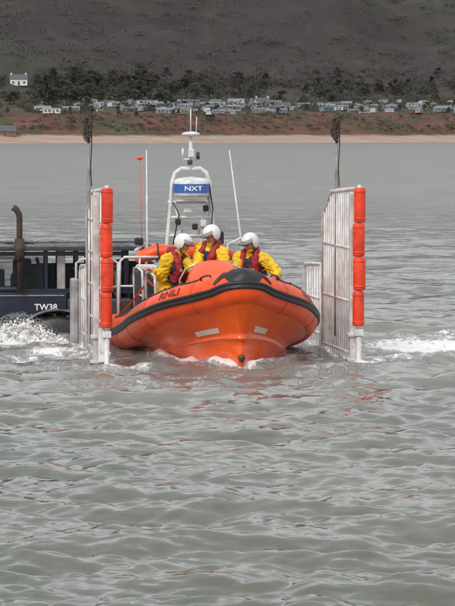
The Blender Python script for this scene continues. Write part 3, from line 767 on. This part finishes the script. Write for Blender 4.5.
    nt.links.new(c,b.inputs['Base Color'])
    bp=nt.nodes.new('ShaderNodeBump'); bp.inputs['Strength'].default_value=0.35; bp.inputs['Distance'].default_value=3.0
    nt.links.new(noi(0.12,8,0.7),bp.inputs['Height']); nt.links.new(bp.outputs['Normal'],b.inputs['Normal'])
    o=mb.build('hillside_terrain',[m]); o['kind']='structure'; return o
terrain()
def find(px,py):
    """ground point seen on a bearing and elevation (survey of the hillside)"""
    tx=(px-227.5)/3400; tz=(135-py)/3400
    Y=1350; st=12
    while Y<4200:
        if Y>shore(tx*Y)+4 and hgt(tx*Y,Y)>3.4+tz*Y:
            if st==12: Y-=12; st=2; continue
            return Vector((tx*Y,Y,hgt(tx*Y,Y)))
        Y+=st
    return None
cols=[(0.50,0.51,0.51),(0.40,0.38,0.33),(0.23,0.30,0.34),(0.62,0.62,0.62),(0.19,0.24,0.21),(0.27,0.28,0.30)]
names=['white','cream','pale blue','bright white','pale green','grey']
roofm=[mat('caravan_roof_'+n,c,0.7) for n,c in zip(('grey','dark','light'),((0.16,0.17,0.19),(0.10,0.105,0.115),(0.24,0.26,0.28)))]
bodym=[mat('caravan_wall_'+n.replace(' ','_'),c,0.6,var=0.25,vscale=0.4) for n,c in zip(names,cols)]
winm=mat('caravan_window',(0.08,0.09,0.10),0.2)
tmpl=[]
for ci in range(len(cols)):
    L_,W,Hh=9.0,3.2,2.3; e=empty('static_caravan')
    mb=MB(); mb.box((0,0,0.5+Hh/2),(L_,W,Hh),0,bev=0.12); parts=[mb.build('body',[bodym[ci]],e)]
    rb=MB(); h=0.5+Hh
    rb.add([(-L_/2-.1,-W/2-.1,h),(L_/2+.1,-W/2-.1,h),(L_/2+.1,W/2+.1,h),(-L_/2-.1,W/2+.1,h),(-L_/2-.1,0,h+.6),(L_/2+.1,0,h+.6)],[[0,1,5,4],[3,4,5,2],[0,4,3],[1,2,5]],0)
    parts.append(rb.build('roof',[roofm[ci%3]],e))
    for x in (-3.2,-1.2,2.8):
        wb=MB(); wb.box((x,-W/2-0.01,1.9),(1.3,0.05,1.0),0); parts.append(wb.build('window',[winm],e))
    wb=MB(); wb.box((0.9,-W/2-0.01,1.45),(0.8,0.05,1.9),0); parts.append(wb.build('door',[winm],e))
    tmpl.append((e,parts))
used=set(); placed=[]
def put(ci,p,rz,sc=1.0):
    e0,parts=tmpl[ci]
    if ci in used:
        e=e0.copy(); COL.objects.link(e)
        for q in parts:
            c=q.copy(); c.parent=e; COL.objects.link(c)
    else: used.add(ci); e=e0
    e.location=p-Vector((0,0,0.4)); e.rotation_euler=(0,0,rz); e.scale=(sc*random.uniform(0.75,1.1),sc,sc*random.uniform(0.85,1.1))
    e['label']=names[ci]+' static holiday caravan on the coastal slope'; e['category']='caravan'; e['group']='holiday caravans above the beach'
n=0
for k in range(900):
    if n>=125: break
    px=random.choice([random.uniform(78,300),random.uniform(85,285),random.uniform(325,470),random.uniform(35,470),random.uniform(-40,500)]); py=random.gauss(108.5,3.0)
    if py<103 or py>115: continue
    if 295<px<325 and random.random()<0.8: continue
    p=find(px,py)
    if p is None or any((p-q).length<7.0 for q in placed): continue
    placed.append(p); ci=len(used) if len(used)<6 else random.choice([0,0,1,2,2,3,4,5,5]); put(ci,p,random.choice([0,0.15,-0.3,0.5,1.2,1.5,1.8,0.9])+random.uniform(-0.2,0.2),random.uniform(0.6,0.9)); n+=1
for (px,py) in ((43,112),(52,114)):
    p=find(px,py); put(3,p,0.1,0.8)
def house(px,py,wd,ht,colm,roofmat,label,rz=0.1):
    p=find(px,py); e=empty('house',p-Vector((0,0,0.5)),rz,label,'house')
    mb=MB(); mb.box((0,0,ht/2),(wd,5.5,ht),0)
    mb.add([(-wd/2,-2.75,ht),(-wd/2,2.75,ht),(-wd/2,0,ht+2.1)],[[0,1,2]],0); mb.add([(wd/2,-2.75,ht),(wd/2,2.75,ht),(wd/2,0,ht+2.1)],[[0,1,2]],0)
    mb.build('wall',[colm],e)
    mb=MB(); a=wd/2+.3
    for s_ in (-1,1): mb.add([(-a,s_*3.1,ht-.2),(a,s_*3.1,ht-.2),(a,0,ht+2.3),(-a,0,ht+2.3)],[[0,1,2,3]],0)
    rf=mb.build('roof',[roofmat],e)
    for x in (-wd/2+.6,wd/2-.6):
        mb=MB(); mb.box((x,0,ht+2.5),(0.7,0.7,1.2),0); mb.build('chimney',[colm],rf)
    for x in (-wd*0.32,0,wd*0.32):
        for z in ((1.5,ht-1.1) if ht>4 else (1.6,)):
            mb=MB()
            if x==0: mb.box((x,-2.77,1.2),(1.0,0.06,2.1),0); mb.build('door',[winm],e)
            else: mb.box((x,-2.77,z),(1.1,0.06,1.1),0); mb.build('window',[winm],e)
hw=mat('house_white_render',(0.64,0.64,0.62),0.8)
slate=mat('slate_roof',(0.09,0.09,0.10),0.7)
house(19,85,8.5,3.4,hw,slate,'white cottage with slate roof alone on the hillside')
house(262,107,7,2.6,mat('house_grey_render',(0.5,0.51,0.52),0.8),slate,'pale bungalow with dark roof among the caravans',0.3)
house(5,136,9,2.4,mat('brick_wall',(0.2,0.11,0.085),0.8),slate,'low brick building with dark roof above the beach',0.1)

# ------------------------------------------------------------ vegetation
def leafmat(name,c1,c2): return mat(name,c1,0.9,col2=c2,vscale=0.8,spec=0.1)
LM=[leafmat('foliage_dark',(0.060,0.068,0.050),(0.043,0.049,0.040)),leafmat('foliage_olive',(0.082,0.088,0.053),(0.056,0.061,0.042)),leafmat('foliage_bare_brown',(0.086,0.073,0.065),(0.060,0.052,0.049))]  # foliage colours include painted distance haze: darks lifted, greens muted
BARK=mat('bark',(0.07,0.062,0.058),0.9)
def leaves(mb,c,rad,n,size,flat=0.8):
    rr=random
    for _ in range(n):
        d=Vector((rr.gauss(0,1),rr.gauss(0,1),rr.gauss(0,1))).normalized()*(rr.random()**0.4)
        p=Vector(c)+Vector((d.x*rad,d.y*rad,d.z*rad*flat))
        a=Vector((rr.gauss(0,1),rr.gauss(0,1),rr.gauss(0,1))).normalized(); b=a.orthogonal().normalized(); s=size*rr.uniform(0.6,1.3)
        mb.add([p-a*s-b*s*.5,p+a*s-b*s*.6,p+a*s*.7+b*s*.6,p-a*s*.8+b*s*.5],[[0,1,2,3]],0)
def tree_t(kind):
    e=empty('tree')
    tb=MB(); h=random.uniform(6,8.5); tb.tube([(0,0,-0.6),(0.1,0,h*0.3),(0.0,0.1,h*0.6),(0.1,0,h*0.85)],[0.3,0.22,0.13,0.05],0,7)
    cb=MB()
    for k in range(random.randint(9,12)):
        a=random.uniform(0,6.28); z=h*random.uniform(0.24,0.88); rr=h*random.uniform(0.12,0.32)*(1.15-z/h)*1.7
        q=Vector((math.cos(a)*rr,math.sin(a)*rr,z)); tb.tube([(0.05,0.05,z*0.75),q],[0.1,0.03],0,5)
        leaves(cb,q,h*random.uniform(0.14,0.22),44,0.26)
    leaves(cb,(0,0,h*0.78),h*0.18,44,0.26)
    return e,[tb.build('trunk',[BARK],e),cb.build('crown',[LM[kind]],e)]
TT=[tree_t(0),tree_t(2),tree_t(1),tree_t(1),tree_t(2),tree_t(0)]
TL=['dark evergreen tree on the hillside above the caravans','bare brown winter tree on the lower slope','olive green tree on the lower slope','olive green tree on the lower slope','bare brown winter tree on the lower slope','dark evergreen tree on the hillside above the caravans']
tused=set()
def put_tree(i,p,sc):
    e0,parts=TT[i]
    if i in tused:
        e=e0.copy(); COL.objects.link(e)
        for q in parts:
            c=q.copy(); c.parent=e; COL.objects.link(c)
    else: tused.add(i); e=e0
    e.location=p; e.scale=(sc*random.uniform(0.9,1.4),sc,sc*random.uniform(0.75,1.0)); e.rotation_euler=(0,0,random.uniform(0,6.28))
    e['label']=TL[i]; e['category']='tree'; e['group']='trees on the lower hillside'
cnt=0
while cnt<290:
    r=random.random(); sc=random.uniform(0.6,1.15); ch=[0,1,2,3,4,5]
    if r<0.34: px,py=random.gauss(105,45),random.uniform(80,106)
    elif r<0.58: px,py=random.uniform(-20,475),random.uniform(88,106)
    elif r<0.70: px,py=random.gauss(58,10),random.uniform(84,108); sc*=1.25; ch=[0,2,3,5,2]
    elif r<0.86: px,py=random.uniform(-20,475),random.uniform(106,116); sc*=0.55; ch=[2,3,0,2]
    else: px,py=random.uniform(-20,475),random.uniform(78,100)
    if 0<px<36 and 66<py<98: continue
    p=find(px,py)
    if p is None: continue
    i=cnt if cnt<6 else random.choice(ch)
    put_tree(i,p,sc); cnt+=1
def scrub(name,n,pyr,szr,lm,leafn,ls,pxr=(-30,485),flat=0.55):
    mb=MB(); k=0; sd_=sum(map(ord,name))%7
    while k<n:
        px=random.uniform(*pxr); py=random.uniform(*pyr)
        if mnoise.noise(Vector((px*0.03,py*0.08,sd_)))<-0.02 and random.random()<0.88: k+=0.3; continue
        if 4<px<36 and 70<py<92: k+=1; continue
        p=find(px,py)
        if p is None: k+=1; continue
        s=random.uniform(*szr); leaves(mb,p+Vector((0,0,s*0.25)),s,leafn,ls,flat); k+=1
    o=mb.build(name,[lm]); o['kind']='stuff'; o['label']='mass of scrub and bushes covering the slope'; return o
scrub('bank_scrub',420,(111,132),(0.8,2.2),LM[1],26,0.28)
scrub('bracken',300,(112,133),(0.8,1.9),mat('bracken_red',(0.165,0.08,0.064),0.9,col2=(0.11,0.062,0.052),vscale=0.6),24,0.3)
scrub('hedge_scrub',640,(80,112),(1.6,4.4),LM[0],50,0.34)
scrub('winter_woodland',900,(72,112),(1.6,4.8),LM[2],50,0.34)
scrub('green_gorse',260,(50,104),(1.8,5.0),LM[1],40,0.34,flat=0.2)
scrub('hillside_heather',460,(-15,80),(3.5,9.0),mat('heather_brown',(0.074,0.060,0.061),0.9,col2=(0.060,0.051,0.053),vscale=0.3),40,0.40,flat=0.06)  # heather darks lifted towards the ground colour, haze painted in

# ------------------------------------------------------------ sea
def sea():
    Ys=list(np.arange(-60,14,6.0))+list(np.arange(14,22,0.5))
    inv=np.linspace(1/22.0,1/1000.0,880); Ys+=list(1/inv); Ys+=[1060,1130,1200,1280,1360,1450,1600,1900,2400]
    Ys=np.array(Ys); NTT=481; tt=np.linspace(-1,1,NTT)
    near=np.maximum(Ys,14)
    t=tt[None,:]; half=(2.0+near*0.10)[:,None]; X=half*(t*1.0)+ np.sign(t)*np.maximum(0,np.abs(t)-0.86)**2*60*(near[:,None]+30)
    Y=np.repeat(Ys[:,None],len(tt),1)
    Z=np.zeros_like(X); dX=np.zeros_like(X)
    rowsp=np.abs(np.gradient(Ys))[:,None]; colsp=(half*2/NTT)
    r=np.random.default_rng(3)
    waves=[]
    for i in range(150):
        lam=0.16*(3.4/0.16)**(r.random()**0.95); th=r.normal(R(84),R(40)) if lam<1.0 else r.normal(R(88),R(22))
        waves.append((lam,th,0.0046*lam**0.80*r.uniform(0.5,1.25),r.uniform(0,6.28)))
    for lam,th,a,ph in waves:
        k=2*math.pi/lam; kx=k*math.cos(th); ky=k*math.sin(th)
        fade=np.clip((lam/(2.6*rowsp*abs(math.sin(th))+2.6*colsp*abs(math.cos(th))+1e-6))-0.6,0,1)
        arg=kx*X+ky*Y+ph+0.7*np.sin(X*0.9+ph)*np.sin(Y*0.6+ph*2)
        mod=1+0.6*np.sin(X*0.31+Y*0.17+ph*3)*np.sin(Y*0.23-X*0.11+ph)
        s=np.sin(arg); Z+=a*fade*mod*(s+0.10*np.cos(2*arg)); dX-=a*fade*mod*np.cos(arg)*math.cos(th)*0.25
    def gz(cx,cy,rx,ry,rot=0):
        c,s=math.cos(rot),math.sin(rot); ax=((X-cx)*c+(Y-cy)*s)/rx; ay=(-(X-cx)*s+(Y-cy)*c)/ry
        return np.exp(-(ax*ax+ay*ay))
    c,s=math.cos(TH),math.sin(TH)
    U=(X-BX)*c+(Y-BY)*s; V=-(X-BX)*s+(Y-BY)*c
    hwid=1.02*np.clip((V-0.28)/1.8,0,1)**0.65
    dist=np.where(V<0.33,np.hypot(U,V-0.33),np.abs(U)-hwid)
    F=1.15*np.exp(-np.clip(dist,0,None)/0.22)*(V<8)
    F=np.maximum(F,0.82*np.exp(-np.clip(dist,0,None)/0.9)*(V<8))
    side_=np.minimum(np.abs(U-1.87),np.abs(U+1.87)); ins=np.exp(-side_/0.30)*(V>0.7)*(V<6.5)
    F=np.maximum(F,1.1*ins)
    for u0 in (-1.96,1.82): F=np.maximum(F,1.12*np.exp(-(((U-u0)/0.5)**2+((V-0.6)/0.8)**2)))
    for a in (1.15*gz(3.3,54.4,2.1,2.6),1.02*gz(4.3,52.0,2.0,1.6),1.05*gz(2.5,51.4,1.3,1.2),0.84*gz(3.4,50.0,1.5,0.9),1.2*gz(-3.3,55.2,1.7,1.8),1.05*gz(-2.6,53.0,1.0,1.8),0.95*gz(4.5,57,2.5,2.4),
              0.72*gz(0.3,47.9,2.6,1.0),0.86*gz(-1.6,49.2,1.2,1.2),0.68*gz(-0.9,46.0,2.0,1.1),0.60*gz(1.3,46.5,1.6,0.7),0.78*gz(1.4,49.0,1.2,0.9),0.74*gz(-2.4,50.2,1.5,1.0),0.56*gz(0.4,44.3,2.2,0.7),0.82*gz(-3.2,51.6,1.3,1.2)):
        F=np.maximum(F,a)
    tz=np.zeros_like(X)
    for i in range(60):
        lam=r.uniform(0.12,0.6); th=r.normal(R(86),R(50)); k=2*math.pi/lam
        tz+=lam*0.013*np.sin(k*(X*math.cos(th)+Y*math.sin(th))+r.uniform(0,6.28))
    Z+=tz*np.clip(F-0.35,0,1)*1.1*(Y<70)+ 0.03*np.clip(F-0.6,0,1)
    X=X+dX
    Z+=0.05*np.exp(-((dist-0.1)/0.25)**2)*np.exp(-((V-1.2)/1.3)**2)
    n=len(tt); m_=len(Ys)
    co=np.stack([X,Y,Z],-1).reshape(-1,3)
    idx=np.arange(n*m_).reshape(m_,n)
    f=np.stack([idx[:-1,:-1],idx[:-1,1:],idx[1:,1:],idx[1:,:-1]],-1).reshape(-1,4)
    me=bpy.data.meshes.new('sea'); me.vertices.add(len(co)); me.vertices.foreach_set('co',co.ravel())
    me.loops.add(f.size); me.loops.foreach_set('vertex_index',f.ravel()); me.polygons.add(len(f)); me.polygons.foreach_set('loop_start',np.arange(0,f.size,4))
    me.polygons.foreach_set('loop_total',np.full(len(f),4)); me.update(calc_edges=True)
    me.polygons.foreach_set('use_smooth',np.ones(len(f),bool))
    at=me.attributes.new('foam','FLOAT','POINT'); at.data.foreach_set('value',F.ravel().astype(np.float32))
    ob=bpy.data.objects.new('sea_water',me); COL.objects.link(ob); ob['kind']='structure'
    m=bpy.data.materials.new('silty_sea_water'); m.use_nodes=True; nt=m.node_tree; b=nt.nodes['Principled BSDF']; me.materials.append(m)
    tc=nt.nodes.new('ShaderNodeTexCoord')
    def noi(scale,det=4,rough=0.55,sc=(1,1,1),dist=0.0,rz=0):
        mp=nt.nodes.new('ShaderNodeMapping'); mp.inputs['Scale'].default_value=sc; mp.inputs['Rotation'].default_value=(0,0,rz)
        nt.links.new(tc.outputs['Object'],mp.inputs['Vector'])
        q=nt.nodes.new('ShaderNodeTexNoise'); q.inputs['Scale'].default_value=scale; q.inputs['Detail'].default_value=det; q.inputs['Roughness'].default_value=rough; q.inputs['Distortion'].default_value=dist
        nt.links.new(mp.outputs['Vector'],q.inputs['Vector']); return q.outputs['Fac']
    def math_(op,a,b_=None,c_=None,clamp=False):
        x=nt.nodes.new('ShaderNodeMath'); x.operation=op; x.use_clamp=clamp
        for i,q in enumerate((a,b_,c_)):
            if q is None: continue
            if isinstance(q,(int,float)): x.inputs[i].default_value=q
            else: nt.links.new(q,x.inputs[i])
        return x.outputs[0]
    fa=nt.nodes.new('ShaderNodeAttribute'); fa.attribute_name='foam'
    n1=noi(2.8,10,0.78,(0.7,0.34,1),2.2)
    n2=noi(12,6,0.75,(0.9,0.4,1),0.8)
    nn=math_('MULTIPLY_ADD',n2,0.55,math_('MULTIPLY',n1,0.9))
    fo=math_('MULTIPLY',math_('ADD',math_('MULTIPLY_ADD',fa.outputs['Fac'],0.56,nn),-1.04),5.0,clamp=True)
    fo=math_('MULTIPLY',fo,math_('MULTIPLY',fa.outputs['Fac'],1.5,clamp=True))
    r1=nt.nodes.new('ShaderNodeValToRGB'); r1.color_ramp.elements[0].position=0.35; r1.color_ramp.elements[1].position=0.65
    r1.color_ramp.elements[0].color=(0.102,0.112,0.092,1); r1.color_ramp.elements[1].color=(0.150,0.148,0.124,1)
    nt.links.new(noi(0.35,4,0.5,(0.6,0.25,1)),r1.inputs['Fac'])
    mx=nt.nodes.new('ShaderNodeMix'); mx.data_type='RGBA'; nt.links.new(fo,mx.inputs['Factor']); mx.inputs[7].default_value=(0.82,0.81,0.80,1)
    mx2=nt.nodes.new('ShaderNodeMix'); mx2.data_type='RGBA'; nt.links.new(math_('MULTIPLY',fa.outputs['Fac'],0.45,clamp=True),mx2.inputs['Factor']); nt.links.new(r1.outputs['Color'],mx2.inputs[6]); mx2.inputs[7].default_value=(0.46,0.43,0.40,1)
    nt.links.new(mx2.outputs[2],mx.inputs[6])
    nt.links.new(mx.outputs[2],b.inputs['Base Color'])
    sx=nt.nodes.new('ShaderNodeSeparateXYZ'); nt.links.new(tc.outputs['Object'],sx.inputs[0])
    mr=nt.nodes.new('ShaderNodeMapRange'); mr.inputs['From Min'].default_value=40; mr.inputs['From Max'].default_value=260; mr.inputs['To Min'].default_value=0.08; mr.inputs['To Max'].default_value=0.34
    nt.links.new(sx.outputs['Y'],mr.inputs['Value'])
    nt.links.new(math_('MULTIPLY_ADD',fo,0.5,mr.outputs['Result']),b.inputs['Roughness'])
    b.inputs['IOR'].default_value=1.33
    bp=nt.nodes.new('ShaderNodeBump'); bp.inputs['Strength'].default_value=1.0; bp.inputs['Distance'].default_value=0.05
    h1=noi(3.2,2,0.5,(0.6,1,1),0.1,R(-6)); h2=noi(1.0,2,0.5,(0.5,1,1),0.1,R(8)); h3=noi(9,2,0.5,(0.8,1,1),0.1); h0=noi(0.22,4,0.6,(0.42,1,1),0.1,R(3))
    hh=math_('ADD',math_('MULTIPLY',h1,0.72),math_('ADD',math_('MULTIPLY',h2,1.7),math_('MULTIPLY',h3,0.17)))
    hh=math_('ADD',hh,math_('MULTIPLY',h0,4.2))
    hh=math_('ADD',hh,math_('MULTIPLY',fo,0.25)); hh=math_('ADD',hh,math_('MULTIPLY',math_('MULTIPLY',fo,noi(20,4,0.7)),0.5))
    nt.links.new(hh,bp.inputs['Height']); nt.links.new(bp.outputs['Normal'],b.inputs['Normal'])
sea()
spm=mat('white_spray',(0.84,0.84,0.83),0.6,col2=(0.70,0.69,0.67),vscale=9,bump=0.8,bscale=30)
def heap(cx,cy,wx,wy,hz_,n,r0,r1,seed,name):
    rr=random.Random(seed); b_=MB()
    for _ in range(n):
        a=rr.gauss(0,0.5); h=rr.random()**1.6; e=math.exp(-a*a*2.2)
        p=Vector((cx+a*wx*(0.7+0.5*h),cy+rr.gauss(0,0.4)*wy,-0.04+h*hz_*e)); b_.sphere(p,rr.uniform(r0,r1)*(1.25-0.8*h),0,8,6)
    me=remeshed(b_,0.011,1)
    displace(me,lambda q: mnoise.noise(q*24)*0.024+mnoise.noise(q*60)*0.014)
    me.materials.append(spm); o=bpy.data.objects.new(name,me); COL.objects.link(o)
    o['kind']='stuff'; o['label']='churned white water thrown up in the wake'; return o
heap(-3.45,56.1,0.80,0.5,0.40,800,0.015,0.055,1,'white_water')
heap(-2.7,55.3,0.8,0.6,0.06,200,0.012,0.035,2,'white_water')
heap(3.1,54.6,1.2,1.0,0.05,240,0.010,0.032,3,'white_water')
mb=MB(); oct_f=[[0,2,4],[2,1,4],[1,3,4],[3,0,4],[2,0,5],[1,2,5],[3,1,5],[0,3,5]]
def droplet(p,s): mb.add([p+Vector(d)*s*random.uniform(.6,1.6) for d in ((1,0,0),(-1,0,0),(0,1,0),(0,-1,0),(0,0,1),(0,0,-1))],oct_f,0,True)
for _ in range(9000):
    a=random.gauss(0,0.9); h=random.random()**1.9
    p=Vector((-3.45+a*0.32*(0.6+h),56.1+random.gauss(0,0.3),-0.03+h*0.50*math.exp(-a*a*0.5)))
    droplet(p,random.uniform(0.002,0.005))
o=mb.build('water_spray',[spm]); o['kind']='stuff'; o['label']='white spray thrown up around the wading tractor'
